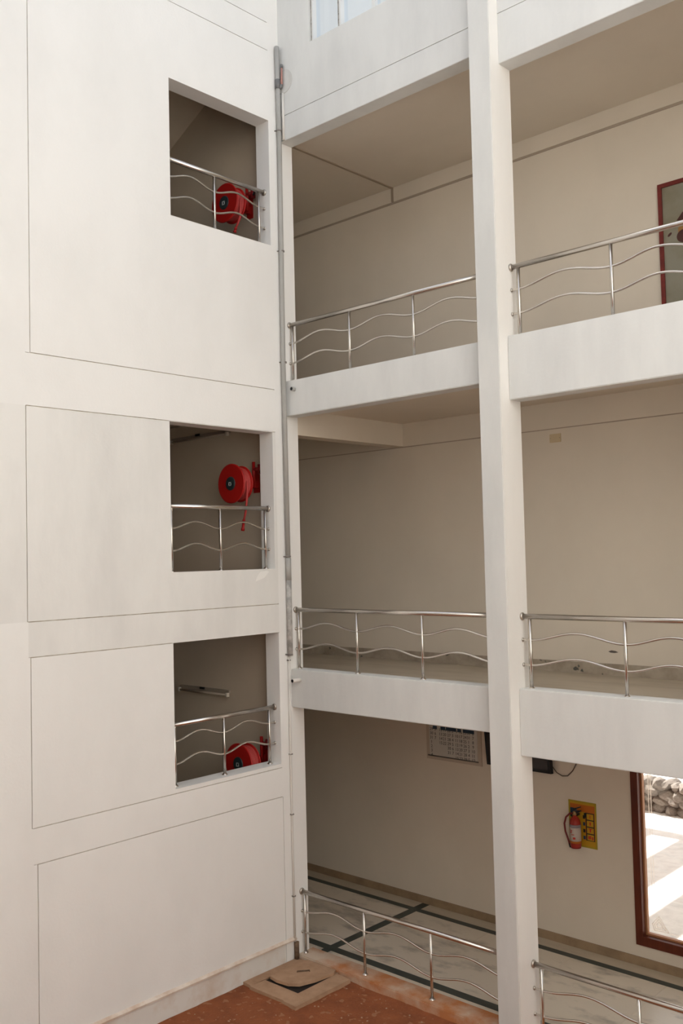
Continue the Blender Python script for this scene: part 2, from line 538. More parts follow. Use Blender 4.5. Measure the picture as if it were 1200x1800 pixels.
_l.new(_ad.outputs[0], _rp.inputs['Fac'])
struct('trim_5', bm, KERB2, 'soil-stained kerb along the ground-floor corridor edge')

# ------------------------------------------------------------------ stair hall behind the left wall
HY, HX = -4.6, -4.2
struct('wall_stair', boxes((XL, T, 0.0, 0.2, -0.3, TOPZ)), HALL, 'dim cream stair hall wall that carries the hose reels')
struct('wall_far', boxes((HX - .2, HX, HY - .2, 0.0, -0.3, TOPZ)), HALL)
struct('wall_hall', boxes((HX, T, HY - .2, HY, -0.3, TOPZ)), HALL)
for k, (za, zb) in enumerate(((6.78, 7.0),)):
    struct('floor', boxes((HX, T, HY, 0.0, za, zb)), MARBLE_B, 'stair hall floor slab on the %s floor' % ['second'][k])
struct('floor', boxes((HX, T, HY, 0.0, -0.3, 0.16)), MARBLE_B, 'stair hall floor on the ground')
struct('ceiling', boxes((HX - .2, 0.0, YEND, 0.0, TOPZ, TOPZ + 0.15)), CEIL, 'roof slab over the stair wing')
# rising stair flight seen in the top opening: its underside meets the wall on a slope
bm = bm_new()
sl = (11.095 - 10.752)/(2.191 - 1.473)
za = lambda x: 11.095 + (x + 1.473)*sl
prism(bm, [(-4.15, za(-4.15)), (-0.3, za(-0.3)), (-0.3, za(-0.3) + 0.2), (-4.15, za(-4.15) + 0.2)], 'y', -1.45, 0.0)
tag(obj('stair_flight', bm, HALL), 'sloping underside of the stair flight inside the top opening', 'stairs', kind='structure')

# ------------------------------------------------------------------ unseen courtyard sides behind the camera, added and shaped for the bounce light
ar = [(XEND, XEND + .2, YEND, YB, 2.9, 12.0), (XEND + 2.4, XEND + 2.6, YEND, YB, -0.3, 3.4), (XEND + .2, XEND + 2.4, YEND, YB, 3.2, 3.4)]
for k in range(5):
    y_ = YEND + 0.1 + k*(YB - YEND - 0.5)/4
    ar.append((XEND, XEND + .2, y_, y_ + 0.3, -0.3, 2.9))
struct('wall_right', boxes(*ar), WALL, 'unseen white courtyard wall added for bounce light, with an arcade that dims its low part')
struct('wall_front', boxes((0.0, XEND + .2, YEND - .2, YEND, -0.3, 12.5)), noisy('buff_wall_paint', (0.50, 0.475, 0.44), (0.45, 0.425, 0.395), 1.0, 0.85), 'unseen buff courtyard wall added opposite the corridors to block sky and set the bounce light')

# ------------------------------------------------------------------ red soil of the courtyard
bm = bm_new()
nx, ny = 70, 70
gv = []
for i in range(nx + 1):
    row = []
    for j in range(ny + 1):
        x = 0.001 + XEND*(i/nx)**1.5
        y = 0.0 + YEND*(j/ny)**1.5
        z = 0.098 - 0.03*min(1, x/2.5) + 0.022*noise.noise((x*1.3, y*1.3, 0)) + 0.012*noise.noise((x*6, y*6, 3))
        row.append(bm.verts.new((x, y, z)))
    gv.append(row)
for i in range(nx):
    for j in range(ny):
        f = bm.faces.new((gv[i][j], gv[i][j+1], gv[i+1][j+1], gv[i+1][j]))
        f.smooth = True
struct('ground_soil', bm, SOIL, 'bare red soil floor of the courtyard')
# scattered gravel
bm = bm_new()
for k in range(190):
    x = random.uniform(0.05, 3.2)
    y = -random.uniform(0.02, 2.8)
    if x < 0.95 and y > -0.95:
        continue
    r = random.choice((0.004, 0.005, 0.006, 0.007, 0.011))
    z = 0.098 - 0.03*min(1, x/2.5) + 0.022*noise.noise((x*1.3, y*1.3, 0)) + 0.012*noise.noise((x*6, y*6, 3))
    mtx = Matrix.Translation((x, y, z)) @ Matrix.Rotation(random.uniform(0, 6), 4, 'Z') @ Matrix.Diagonal((r*1.4, r, r*0.8, 1))
    bmesh.ops.create_icosphere(bm, subdivisions=1, radius=1.0, matrix=mtx)
tag(obj('gravel', bm, PEB), 'loose pale gravel bits scattered over the red soil', 'gravel', kind='stuff')

# ------------------------------------------------------------------ manhole in the corner
mh = thing('manhole', 'square concrete manhole in the soil corner with its lid lying askew', 'manhole', (0.45, -0.45, 0.08))
hx0, hx1, hy0, hy1 = 0.15, 0.69, -0.66, -0.09
bm = boxes((0.012, hx0, -0.87, -0.005, 0.0, 0.128), (hx1, 0.90, -0.90, -0.03, 0.0, 0.128), (hx0, hx1, -0.89, hy0, 0.0, 0.128), (hx0, hx1, hy1, -0.005, 0.0, 0.128))
for v in bm.verts:
    v.co.x += 0.012*noise.noise(v.co*4)
    v.co.y += 0.012*noise.noise(v.co*5 + Vector((3, 1, 0)))
    v.co.z += 0.008*noise.noise(v.co*3) if v.co.z > 0.05 else 0
for v in bm.verts:
    v.co.x = max(v.co.x, 0.009)
    v.co.y = min(v.co.y, -0.002)
obj('rim', bm, CONC, mh)
obj('pit', boxes((hx0 + .01, hx1 - .01, hy0 + .01, hy1 - .01, 0.085, 0.119)), HOLE, mh)
bm = bm_new()
out = [(0.20, -0.63), (0.33, -0.65), (0.50, -0.63), (0.595, -0.55), (0.66, -0.36), (0.70, -0.10), (0.66, -0.02), (0.45, -0.03), (0.22, -0.03), (0.16, -0.16), (0.17, -0.42)]
out = [(x + 0.004*math.sin(9*y), y) for x, y in out]
prism(bm, out, 'z', 0.134, 0.168)
for v in bm.verts:
    v.co.z += 0.03*(v.co.y + 0.35) * -0.4 + 0.006*noise.noise(v.co*7)
lid = obj('lid', bm, CONC, mh)
bm = tube(bm_new(), [(0.37, -0.36, 0.160), (0.37, -0.36, 0.180), (0.46, -0.25, 0.180), (0.46, -0.25, 0.158)], 0.008, 8)
obj('lid_handle', bm, RUSTPIPE, lid)

# ------------------------------------------------------------------ railings
def railing(axis, fixed, a0, a1, posts, zb, h, label, group, cap0=True, cap1=True, waves=(0.485, 0.238)):
    """axis 'x': runs along x at y=fixed; axis 'y': runs along y at x=fixed"""
    def P(a, z):
        return (a, fixed, z) if axis == 'x' else (fixed, a, z)
    t = thing('railing', label, 'railing', P((a0 + a1)/2, zb), group)
    zt = zb + h - 0.026
    obj('top_rail', tube(bm_new(), [P(a0, zt), P(a1, zt)], 0.026, 16), STEEL, t)
    knots = sorted(posts)
    for wv in waves:
        pts = []
        a = a0
        n = max(8, int((a1 - a0)/0.035))
        for i in range(n + 1):
            a = a0 + (a1 - a0)*i/n
            if a <= knots[0] or a >= knots[-1]:
                dz = 0
            else:
                k = max(j for j in range(len(knots) - 1) if knots[j] <= a)
                f = (a - knots[k])/(knots[k+1] - knots[k])
                dz = 0.5*(1 - math.cos(2*math.pi*f))
            pts.append(P(a, zb + wv + 0.080*dz))
        obj('wave_bar', tube(bm_new(), pts, 0.012, 8), STEEL, t)
    for p in knots:
        po = obj('post', tube(bm_new(), [P(p, zb - 0.002), P(p, zt - 0.01)], 0.0165, 12), STEEL, t)
        x, y, _ = P(p, 0)
        obj('foot_flange', lathe(bm_new(), [(0.036, 0), (0.033, 0.008), (0.02, 0.022)], (x, y, zb - 0.001), 'z', 14), STEEL, po)
    for s, a, on in ((1, a0, cap0), (-1, a1, cap1)):
        if on:
            x, y, z = P(a, zt)
            obj('wall_flange', lathe(bm_new(), [(0.04, 0), (0.04, 0.010*s), (0.03, 0.022*s)], (x, y, z), axis, 14), STEEL_DULL, t)
            for wv in waves:
                obj('wall_flange', lathe(bm_new(), [(0.02, 0), (0.02, 0.008*s), (0.012, 0.016*s)], P(a, zb + wv), axis, 10), STEEL_DULL, t)
    return t


gR = 'wavy steel railings of the corridors'
for zb, nm in ((0.164, 'ground-floor'), (3.573, 'first-floor'), (7.110, 'second-floor')):
    railing('x', 0.10, 0.0, 2.985, [0.05, 1.008, 1.966, 2.92], zb, 0.745, 'wavy steel railing of the %s corridor from the corner to the column' % nm, gR)
    railing('x', 0.10, 3.238, 6.225, [3.328, 4.338, 5.25, 6.14], zb, 0.745, 'wavy steel railing of the %s corridor right of the column' % nm, gR)
gW = 'short steel railings in the stair wall openings'
for (y0, y1, z0, z1), h, nm in zip(OPEN, (0.695, 0.76, 0.715), ('lowest', 'middle', 'topmost')):
    railing('y', -0.10, y0 + .004, y1 - .004, [-1.69, -0.99, -0.285], z0 + 0.003, h, 'short wavy steel railing in the %s opening of the stair wall' % nm, gW)

# ------------------------------------------------------------------ fire hose reels
def hose_reel(x, z, label, tail=0.30, turn=0.0):
    t = thing('hose_reel', label, 'hose reel', (x, 0.0, z), 'fire hose reels in the stair wall openings')
    yf, yb = -0.44, -0.265
    R = 0.247
    obj('front_flange', lathe(bm_new(), [(R - .012, 0), (R, 0.006), (R, 0.016), (R - .008, 0.022), (0.17, 0.012)], (x, yf, z), 'y', 40), RED, t)
    obj('back_flange', lathe(bm_new(), [(0.15, -0.012), (R - .028, -0.022), (R - .02, -0.016), (R - .02, -0.006), (R - .032, 0)], (x, yb, z), 'y', 40), RED, t)
    obj('drum', lathe(bm_new(), [(0.125, 0.01), (0.125, yb - yf - 0.01)], (x, yf, z), 'y', 28), RED_D, t)
    # hose windings as stacked rings
    for k in range(6):
        bm = bm_new()
        yy = yf + 0.036 + k*0.024
        for rr in (0.165, 0.19):
            pts = [(x + (rr + 0.004*math.sin(3*a + k))*math.cos(a), yy + (0.006 if rr > .18 else 0), z + (rr + 0.004*math.sin(3*a + k))*math.sin(a)) for a in [2*math.pi*i/30 for i in range(31)]]
            tube(bm, pts, 0.0135, 8, cap=False)
        obj('hose_winding', bm, RED2, t)
    hub = obj('hub', lathe(bm_new(), [(0.08, 0.0), (0.086, 0.01), (0.086, 0.02)], (x, yf - 0.012, z), 'y', 28), HUBM, t)
    obj('badge', boxes((x - .024, x - .014, yf - .016, yf - .011, z - .03, z + .018), (x + .014, x + .024, yf - .016, yf - .011, z - .03, z + .018),
                       (x - .024, x + .024, yf - .016, yf - .011, z - .03, z - .02), (x - .024, x + .024, yf - .016, yf - .011, z + .008, z + .018)), SILVER, hub)
    # axle, swing arm and valve pipe on the wall
    obj('axle', tube(bm_new(), [(x, yb - .02, z), (x, -0.07, z)], 0.024, 12), RED_D, t)
    bm = boxes((x - .055, x + .055, -0.014, 0.004, z - 0.10, z + 0.20), (x - 0.03, x + 0.03, -0.085, -0.01, z - 0.045, z + 0.045))
    obj('wall_bracket', bm, RED, t)
    v = obj('feed_pipe', tube(bm_new(), [(x + 0.04, -0.09, z - 0.03), (x + 0.04, -0.09, z + 0.285)], 0.021, 12), RED, t)
    bm = tube(bm_new(), [(x + 0.04, -0.09, z + 0.19), (x + 0.115, -0.06, z + 0.19)], 0.026, 10)
    tube(bm, [(x + 0.12, -0.06, z + 0.13), (x + 0.12, -0.06, z + 0.25)], 0.03, 10)
    obj('valve', bm, RED_D, v)
    obj('valve_handle', tube(bm_new(), [(x + 0.145, -0.06, z + 0.2), (x + 0.16, -0.09, z + 0.15)], 0.012, 8), BLACK, v)
    # loose hose end with nozzle
    pts = [(x + 0.205, -0.35, z + 0.02), (x + 0.205, -0.35, z - 0.10), (x + 0.19, -0.35, z - 0.22), (x + 0.165 - turn, -0.35, z - 0.22 - tail*0.45), (x + 0.13 - turn, -0.35, z - 0.22 - tail*0.75)]
    obj('hose_end', tube(bm_new(), pts, 0.0145, 10), RED2, t)
    a, b_ = Vector(pts[-1]), Vector((x + 0.105 - turn, -0.35, z - 0.22 - tail*1.15))
    d = (b_ - a)
    obj('nozzle', tube(bm_new(), [a - d*0.1, a + d*0.2, a + d*0.25, a + d*0.7, a + d*0.75, b_], [0.016, 0.022, 0.017, 0.017, 0.023, 0.023], 10), RED, t)
    return t


hose_reel(-0.57, 9.405, 'red fire hose reel behind the railing of the topmost opening', 0.14, 0.02)
hose_reel(-0.545, 5.866, 'red fire hose reel with hanging nozzle above the railing of the middle opening', 0.32)
hose_reel(-0.50, 2.440, 'red fire hose reel half hidden by the sill of the lowest opening', 0.2)

# ------------------------------------------------------------------ tube lights on the stair hall wall
def tube_light(xa, xb, z, label):
    t = thing('tube_light', label, 'tube light', ((xa + xb)/2, 0.0, z), 'unlit tube lights on the stair hall wall')
    obj('batten', boxes((xa, xb, -0.035, 0.003, z - 0.02, z + 0.025)), mat('batten_enamel', (0.30, 0.25, 0.2), 0.6), t)
    for x in (xa, xb - 0.03):
        obj('end_holder', boxes((x, x + 0.03, -0.075, -0.03, z - 0.055, z - 0.005)), mat('holder_plastic', (0.6, 0.55, 0.47), 0.5), t)
    obj('lamp_tube', tube(bm_new(), [(xa + 0.03, -0.055, z - 0.032), (xb - 0.03, -0.055, z - 0.032)], 0.0135, 10), mat('dusty_tube_glass', (0.42, 0.35, 0.28), 0.3), t)
    obj('starter', boxes(((xa + xb)/2 - .07, (xa + xb)/2 + 0.02, -0.05, -0.03, z + 0.004, z + 0.032)), BLACK, t)


tube_light(-2.26, -1.04, 6.60, 'unlit tube light on the wall inside the middle opening')
tube_light(-2.16, -1.13, 3.205, 'unlit tube light on the wall inside the lowest opening')

# ------------------------------------------------------------------ pipes in the corner
pp = thing('drain_pipe', 'grey plastic drain pipe clipped upright in the courtyard corner', 'pipe', (0.035, -0.045, 3.7))
obj('pipe_run', tube(bm_new(), [(0.041, -0.045, 4.90), (0.041, -0.060, 7.3), (0.041, -0.045, 10.1), (0.041, -0.058, 11.32)], 0.029, 16), PVC, pp)
obj('pipe_run', tube(bm_new(), [(0.041, -0.045, 3.74), (0.041, -0.045, 4.70)], 0.033, 14), noisy('scuffed_pvc', (0.33, 0.32, 0.3), (0.55, 0.53, 0.5), 12, 0.5), pp)
obj('coupling', tube(bm_new(), [(0.041, -0.045, 4.66), (0.041, -0.045, 4.93)], 0.034, 14), PVC, pp)
cp = obj('coupling', tube(bm_new(), [(0.041, -0.052, 10.78), (0.041, -0.050, 10.90)], 0.035, 14), PVC_D, pp)
obj('branch_elbow', tube(bm_new(), [(0.05, -0.05, 10.81), (0.08, -0.035, 10.79), (0.09, -0.035, 10.83)], 0.018, 10), PVC_D, cp)
for zc in (10.24, 8.72, 7.33, 4.94, 3.75):
    o = obj('clip', lathe(bm_new(), [(0.034, 0), (0.034, 0.018)], (0.041, -0.045, zc), 'z', 14), CLIP, pp)
    obj('clip_screw', tube(bm_new(), [(0.002, -0.085, zc + .009), (0.03, -0.082, zc + .009)], 0.008, 8), CLIP, o)
obj('red_branch', tube(bm_new(), [(0.09, -0.032, 10.82), (0.09, -0.03, 10.95), (0.094, -0.03, 11.06)], [0.014, 0.013, 0.012], 8), mat('faded_red_paint', (0.42, 0.22, 0.19), 0.7), pp)
obj('branch_cap', tube(bm_new(), [(0.094, -0.03, 11.04), (0.095, -0.03, 11.085)], 0.016, 10), PVC_D, pp)
tag(obj('conduit', tube(bm_new(), [(0.088, -0.016, 10.13), (0.088, -0.016, 10.72)], 0.0155, 10), PVC_W),
    'short painted conduit beside the drain pipe above the top beam', 'conduit')
bm = tube(bm_new(), [(0.017, -0.045, 0.33), (0.017, -0.05, 1.4), (0.02, -0.055, 2.6), (0.022, -0.05, 3.735)], 0.014, 10)
cd = thing('conduit', 'thin white painted conduit running down the lower courtyard corner', 'conduit', (0.017, -0.045, 0.33))
obj('conduit_run', bm, PVC_W, cd)
for zc in (3.68, 2.55, 1.83, 0.86):
    obj('clip', boxes((0.0, 0.034, -0.068, -0.03, zc, zc + 0.014)), CLIP, cd)
tag(obj('pipe_stub', tube(bm_new(), [(0.034, -0.035, 0.132), (0.034, -0.033, 0.328)], 0.03, 12), RUSTPIPE), 'rusty brown pipe stub rising from the manhole corner', 'pipe')
# spout pipes through the beams
for x, z, m, lab in ((0.165, 6.995, PVC, 'grey spout pipe poking from the second-floor edge beam'), (0.155, 3.455, PVC_W, 'cream spout pipe poking from the first-floor edge beam')):
    t = thing('spout_pipe', lab, 'pipe', (x, 0, z))
    L_ = 0.05 if m is PVC else 0.13
    obj('pipe_wall', lathe(bm_new(), [(0.024, 0.01), (0.026, -L_), (0.02, -L_)], (x, 0, z), 'y', 16), m, t)
    obj('pipe_mouth', lathe(bm_new(), [(0.0195, -L_ + .001), (0.0195, -L_ - 0.001)], (x, 0, z), 'y', 16), BLACK, t)
# grey disc patch on the upper wall
tag(obj('grey_disc_patch', lathe(bm_new(), [(0.15, 0.002), (0.15, -0.004), (0.145, -0.006)], (0.10, 0, 10.875), 'y', 36), noisy('grey_round_patch', (0.60, 0.595, 0.57), (0.52, 0.515, 0.49), 4, 0.85)),
    'faint grey round patch on the wall beside the drain pipe', 'plate')

# ------------------------------------------------------------------ ground-floor window and the sunlit yard behind
w2 = thing('window_2', 'large fixed window with red-brown wooden frame looking onto a sunlit yard', None, (GX0, D, GZ0))
w2['kind'] = 'structure'
fwid = 0.085
obj('window_frame', boxes((GX0, GX0 + fwid, D - 0.03, D + 0.12, GZ0, GZ1), (GX1 - fwid, GX1, D - 0.03, D + 0.12, GZ0, GZ1),
                          (GX0 + fwid, GX1 - fwid, D - 0.03, D + 0.12, GZ0, GZ0 + 0.105), (GX0 + fwid, GX1 - fwid, D - 0.03, D + 0.12, GZ1 - .09, GZ1)), WOOD, w2)
obj('glazing_bead', boxes((GX0 + fwid, GX0 + fwid + 0.02, D + 0.05, D + 0.1, GZ0 + .105, GZ1 - .09), (GX1 - fwid - .02, GX1 - fwid, D + 0.05, D + 0.1, GZ0 + .105, GZ1 - .09),
                          (GX0 + fwid + .02, GX1 - fwid - .02, D + 0.05, D + 0.1, GZ0 + 0.105, GZ0 + 0.125)), WOOD_L, w2)
gp = obj('pane', boxes((GX0 + fwid, GX1 - fwid, D + 0.072, D + 0.078, GZ0 + .105, GZ1 - .09)), GLASS, w2)
ex0, ez0, ez1 = GX0 + 0.165, GZ0 + 0.22, GZ1 - 0.22
ye = D + 0.069
bm = boxes((ex0, ex0 + 0.008, ye, ye + 0.003, ez0 + .25, ez1), (ex0 + 0.03, ex0 + 0.038, ye, ye + 0.003, ez0 + .25, ez1),
           (ex0 + .2, GX1 - .4, ye, ye + .003, ez0 - .05, ez0 - .042))
# corner ornament: nested lozenges
for s in (0.1, 0.07, 0.04):
    cxo, czo = ex0 + 0.075, ez0 + 0.02
    q = [(cxo - s*.8, czo), (cxo, czo + s), (cxo + s*1.1, czo - s*.6), (cxo - s*.6, czo - s*.7)]
    for a, b_ in zip(q, q[1:] + q[:1]):
        tube(bm, [(a[0], ye, a[1]), (b_[0], ye, b_[1])], 0.005, 6)
for k in range(9):
    a = k/9*5
    tube(bm, [(ex0 + .02 + .03*math.cos(a), ye, ez1 - .12*k*.2 - .02 + .02*math.sin(a*2)), (ex0 + .06 + .05*math.cos(a + 1), ye, ez1 - .12*k*.2 - .05 + .03*math.sin(a*2 + 1))], 0.005, 6)
obj('etched_ornament', bm, ETCH, gp)

YARD = noisy('sunlit_paving', (0.60, 0.56, 0.52), (0.50, 0.46, 0.43), 6, 0.9, (0.4, 0.7), bump=0.3, bscale=25)
struct('ground_yard', boxes((-14, 20, YB, 26, -0.5, 0.0)), YARD, 'sunlit pale paving of the yard behind the building')
# unseen sunshade and slats added: keep sun off the floor, stripe the yard
struct('added_canopy_slab', boxes((1.0, 7.6, YB - .02, 4.0, 3.0, 3.12)), BEAM, 'unseen sunshade slab added outside the ground-floor window to keep sun off the corridor floor', cat='canopy')
pg = thing('shadow_pergola', 'unseen slatted frame added over the yard to cast the shadow stripes', 'shadow_pergola', (2, 8, 0.0))
PC = mat('pergola_concrete', (0.55, 0.52, 0.48), 0.8)
for k in range(-5, 10):
    x = 1.65 - 2.98 + 1.1*k
    obj('slat', boxes((x - 0.26, x + 0.26, YB + 0.3, 8.45, 4.4, 4.55)), PC, pg)
obj('edge_beam', boxes((-8, 8.6, YB + .3, YB + .5, 4.25, 4.41)), PC, pg)
obj('edge_beam', boxes((-8, 8.6, 8.45, 8.75, 4.35, 4.6)), PC, pg)
for x in (-7.6, 8.2):
    obj('post', boxes((x - .15, x + .15, YB + .25, YB + .5, -0.02, 4.3)), PC, pg)
    obj('post', boxes((x - .15, x + .15, 8.45, 8.75, -0.02, 4.36)), PC, pg)
# rubble wall at the yard's far side
rw = thing('rubble_wall', 'low rubble stone wall across the sunlit yard behind the window', 'wall', (0, 9.2, 0))
ROCK = noisy('grey_brown_rock', (0.20, 0.17, 0.145), (0.13, 0.11, 0.095), 5, 0.9, bump=0.3, bscale=12)
rock_me = []
for k in range(5):
    bm = bm_new()
    bmesh.ops.create_icosphere(bm, subdivisions=2, radius=1.0)
    for v in bm.verts:
        v.co *= 1 + 0.3*noise.noise(v.co*1.6 + Vector((k*7, 0, 0)))
    me = bpy.data.meshes.new('rock')
    bm.to_mesh(me)
    bm.free()
    me.materials.append(ROCK)
    rock_me.append(me)
for row in range(4):
    x = -3.2
    while x < 3.2:
        wd = random.uniform(0.09, 0.2)
        o = bpy.data.objects.new('rock', random.choice(rock_me))
        C.objects.link(o)
        o.parent = rw
        o.matrix_parent_inverse = Matrix.Translation((0, -9.2, 0))
        o.location = (x + wd, 9.2 + random.uniform(-.06, .06), 0.08 + row*0.14 + random.uniform(-.03, .03))
        o.scale = (wd*1.15, 0.24, random.uniform(0.09, 0.14))
        o.rotation_euler = (random.uniform(-.2, .2), random.uniform(-.2, .2), random.uniform(-.3, .3))
        x += wd*1.7

# ------------------------------------------------------------------ calendar, television, extinguisher on the ground-floor wall
yw = D
cal = thing('wall_calendar', 'large printed wall calendar half hidden behind the first-floor beam', 'calendar', (0.72, yw, 2.19))
obj('backing_board', boxes((0.27, 1.175, yw - 0.012, yw + 0.003, 2.145, 3.0)), mat('calendar_backing', (0.50, 0.42, 0.34), 0.7), cal)
sh = obj('sheet', boxes((0.325, 1.115, yw - 0.018, yw - 0.011, 2.20, 2.98)), mat('calendar_paper', (0.56, 0.54, 0.49), 0.6), cal)
obj('bottom_rod', tube(bm_new(), [(0.30, yw - 0.02, 2.195), (1.125, yw - 0.02, 2.195)], 0.008, 8), mat('rod_metal', (0.12, 0.11, 0.1), 0.5), cal)
INK = mat('calendar_ink', (0.06, 0.065, 0.075), 0.7)
BLUE = mat('calendar_header_blue', (0.03, 0.06, 0.10), 0.6)


def text_part(s, size, loc, m, parent, name='print', rz=0.0):
    cu = bpy.data.curves.new(name, 'FONT')
    cu.body = s
    cu.size = size
    cu.align_x = 'CENTER'
    cu.align_y = 'CENTER'
    cu.extrude = 0.0006
    cu.resolution_u = 2
    tmp = bpy.data.objects.new(name, cu)
    C.objects.link(tmp)
    bpy.context.view_layer.update()
    me = bpy.data.meshes.new_from_object(tmp)
    bpy.data.objects.remove(tmp)
    mt_ = Matrix.Translation(loc) @ Matrix.Rotation(math.pi/2, 4, 'X')
    me.transform(mt_)
    me.materials.clear()
    me.materials.append(m)
    o = bpy.data.objects.new(name, me)
    C.objects.link(o)
    o.parent = parent
    if parent.type == 'EMPTY':
        o.matrix_parent_inverse = Matrix.Translation(-parent.location)
    return o


yc = yw - 0.0188
obj('month_header', boxes(*[(a, b_, yc - .0005, yc + .001, 2.555, 2.60) for a, b_ in ((.39, .46), (.52, .60), (.61, .78), (.80, .86), (.89, 1.07))]), BLUE, sh)
cols = [.365, .43, .52, .585, .66, .72, .785, .85, .92, .98, 1.05]
day = 0
for ci, x in enumerate(cols):
    rows = []
    for ri in range(7):
        n = ci*7 + ri - 2
        blank = (ri >= 3 and ci in (1,)) or (ri >= 4 and ci in (2, 3)) or (ri >= 6 and ci in (4, 5))
        n = (n - 1) % 31 + 1
        rows.append('' if blank else str(n))
    text_part('\n'.join(rows), 0.058, (x, yc - 0.0012, 2.38), INK, sh, 'date_column')

tv = thing('television', 'black flat television mounted on the ground-floor wall behind the column', 'television', (1.78, yw, 2.2))
bm = boxes((1.318, 2.252, -0.03, 0.03, 0.0, 0.60))
for f in (bm,):
    for v in bm.verts:
        y, z = v.co.y, v.co.z
        v.co.y = yw - 0.075 + y - 0.10*z
        v.co.z = 2.21 + z - 0.08*y
obj('case', bm, BLACK, tv)
bm = boxes((1.35, 2.22, -0.0335, -0.03, 0.04, 0.57))
for v in bm.verts:
    y, z = v.co.y, v.co.z
    v.co.y = yw - 0.075 + y - 0.10*z
    v.co.z = 2.21 + z - 0.08*y
obj('screen', bm, mat('dark_screen', (0.03, 0.022, 0.02), 0.15), tv)
obj('wall_mount', boxes((1.68, 1.9, yw - 0.08, yw + .003, 2.4, 2.7)), BLACK, tv)
obj('power_cable', tube(bm_new(), [(2.24, yw - 0.05, 2.30), (2.29, yw - 0.03, 2.225), (2.36, yw - 0.02, 2.19), (2.43, yw - 0.015, 2.20), (2.50, yw - 0.012, 2.27), (2.55, yw - 0.012, 2.36), (2.56, yw - 0.012, 2.60)], 0.006, 8), mat('cable_grey', (0.13, 0.1, 0.08), 0.6), tv)

ps = thing('safety_poster', 'yellow and orange fire instruction board with black grid behind the extinguisher', 'poster', (2.606, yw, 1.38))
px0, px1, pz0, pz1 = 2.424, 2.789, 1.378, 1.918
YEL = mat('poster_yellow', (0.47, 0.26, 0.012), 0.6)
ORG = mat('poster_orange', (0.44, 0.12, 0.01), 0.6)
OLV = mat('poster_edge', (0.36, 0.27, 0.02), 0.6)
BLK = mat('poster_black', (0.02, 0.022, 0.015), 0.6)
PRD = mat('poster_red', (0.45, 0.03, 0.02), 0.6)
PBL = mat('poster_blue', (0.02, 0.05, 0.09), 0.6)
bd = obj('board', boxes((px0, px1, yw - 0.008, yw + 0.003, pz0, pz1)), OLV, ps)


def pr(x0, x1, z0, z1, m, d=1, name='print'):
    return obj(name, boxes((px0 + x0*.365, px0 + x1*.365, yw - 0.008 - 0.0012*d, yw - 0.007, pz0 + z0*.54, pz0 + z1*.54)), m, bd)


pr(.06, .95, .04, .96, ORG)
pr(.06, .95, .04, .16, YEL, 2)
pr(.06, .95, .93, .97, YEL, 2)
pr(.62, .93, .16, .77, BLK, 2)
for k in range(4):
    z0 = .175 + k*.15
    pr(.66, .90, z0, z0 + .125, YEL, 3)
    pr(.76, .80, z0 + .03, z0 + .10, PRD if k != 3 else ORG, 4)
pr(.70, .75, .20, .27, PRD, 4)
pr(.83, .88, .19, .26, PRD, 4)
pr(.72, .86, .42, .435, PRD, 4)
pr(.06, .60, .17, .77, YEL, 2)
for k in range(4):
    pr(.06, .14, .18 + k*.15, .255 + k*.15, BLK, 3)
    pr(.52, .60, .18 + k*.15, .255 + k*.15, BLK if k % 2 else PBL, 3)
bm = bm_new()
prism(bm, [(px0 + .025, pz0 + .38), (px0 + .12, pz0 + .42), (px0 + .10, pz0 + .45), (px0 + .025, pz0 + .45)], 'y', yw - 0.0135, yw - 0.008)
obj('print', bm, PBL, bd)
pr(.56, .62, .66, .76, BLK, 3)

fe = thing('fire_extinguisher', 'red fire extinguisher with white label hung on the yellow board', 'fire extinguisher', (2.55, yw - .08, 1.36))
ex, ey, ez = 2.555, yw - 0.095, 1.395
obj('cylinder', lathe(bm_new(), [(0.058, 0.0), (0.066, 0.012), (0.066, 0.285), (0.058, 0.32), (0.036, 0.348), (0.02, 0.36), (0.02, 0.375)], (ex, ey, ez), 'z', 28), mat('extinguisher_red', (0.32, 0.025, 0.015), 0.35), fe)
lb = obj('paper_label', lathe(bm_new(), [(0.0668, 0.07), (0.0668, 0.265)], (ex, ey, ez), 'z', 28), mat('label_white', (0.50, 0.43, 0.38), 0.6), fe)
obj('label_band', lathe(bm_new(), [(0.0672, 0.235), (0.0672, 0.268)], (ex, ey, ez), 'z', 28), mat('label_grey', (0.26, 0.22, 0.24), 0.6), lb)
obj('label_band', lathe(bm_new(), [(0.0672, 0.05), (0.0672, 0.075)], (ex, ey, ez), 'z', 28), ORG, lb)
bm = bm_new()
for a, z0, z1, wd in ((-.25, .17, .19, .3), (-.2, .195, .205, .5), (.35, .10, .125, .45), (.1, .15, .158, .6), (-.4, .21, .218, .25)):
    for q in range(5):
        t0, t1 = -0.1 + a + wd*(q/5 - .5), -0.1 + a + wd*((q+1)/5 - .5)
        A = [(ex + .0676*math.sin(t), ey - .0676*math.cos(t)) for t in (t0, t1)]
        f = [bm.verts.new((A[0][0], A[0][1], ez + z0)), bm.verts.new((A[1][0], A[1][1], ez + z0)), bm.verts.new((A[1][0], A[1][1], ez + z1)), bm.verts.new((A[0][0], A[0][1], ez + z1))]
        bm.faces.new(f)
obj('label_print', bm, PRD, lb)
vl = obj('valve', lathe(bm_new(), [(0.016, 0.37), (0.024, 0.375), (0.024, 0.41), (0.014, 0.42)], (ex, ey, ez), 'z', 16), mat('brass', (0.40, 0.26, 0.12), 0.4, 0.8), fe)
bm = bm_new()
prism(bm, [(ex - .02, ez + .40), (ex + .03, ez + .40), (ex + .085, ez + .43), (ex + .08, ez + .44), (ex - .01, ez + .425)], 'y', ey - .012, ey + .012)
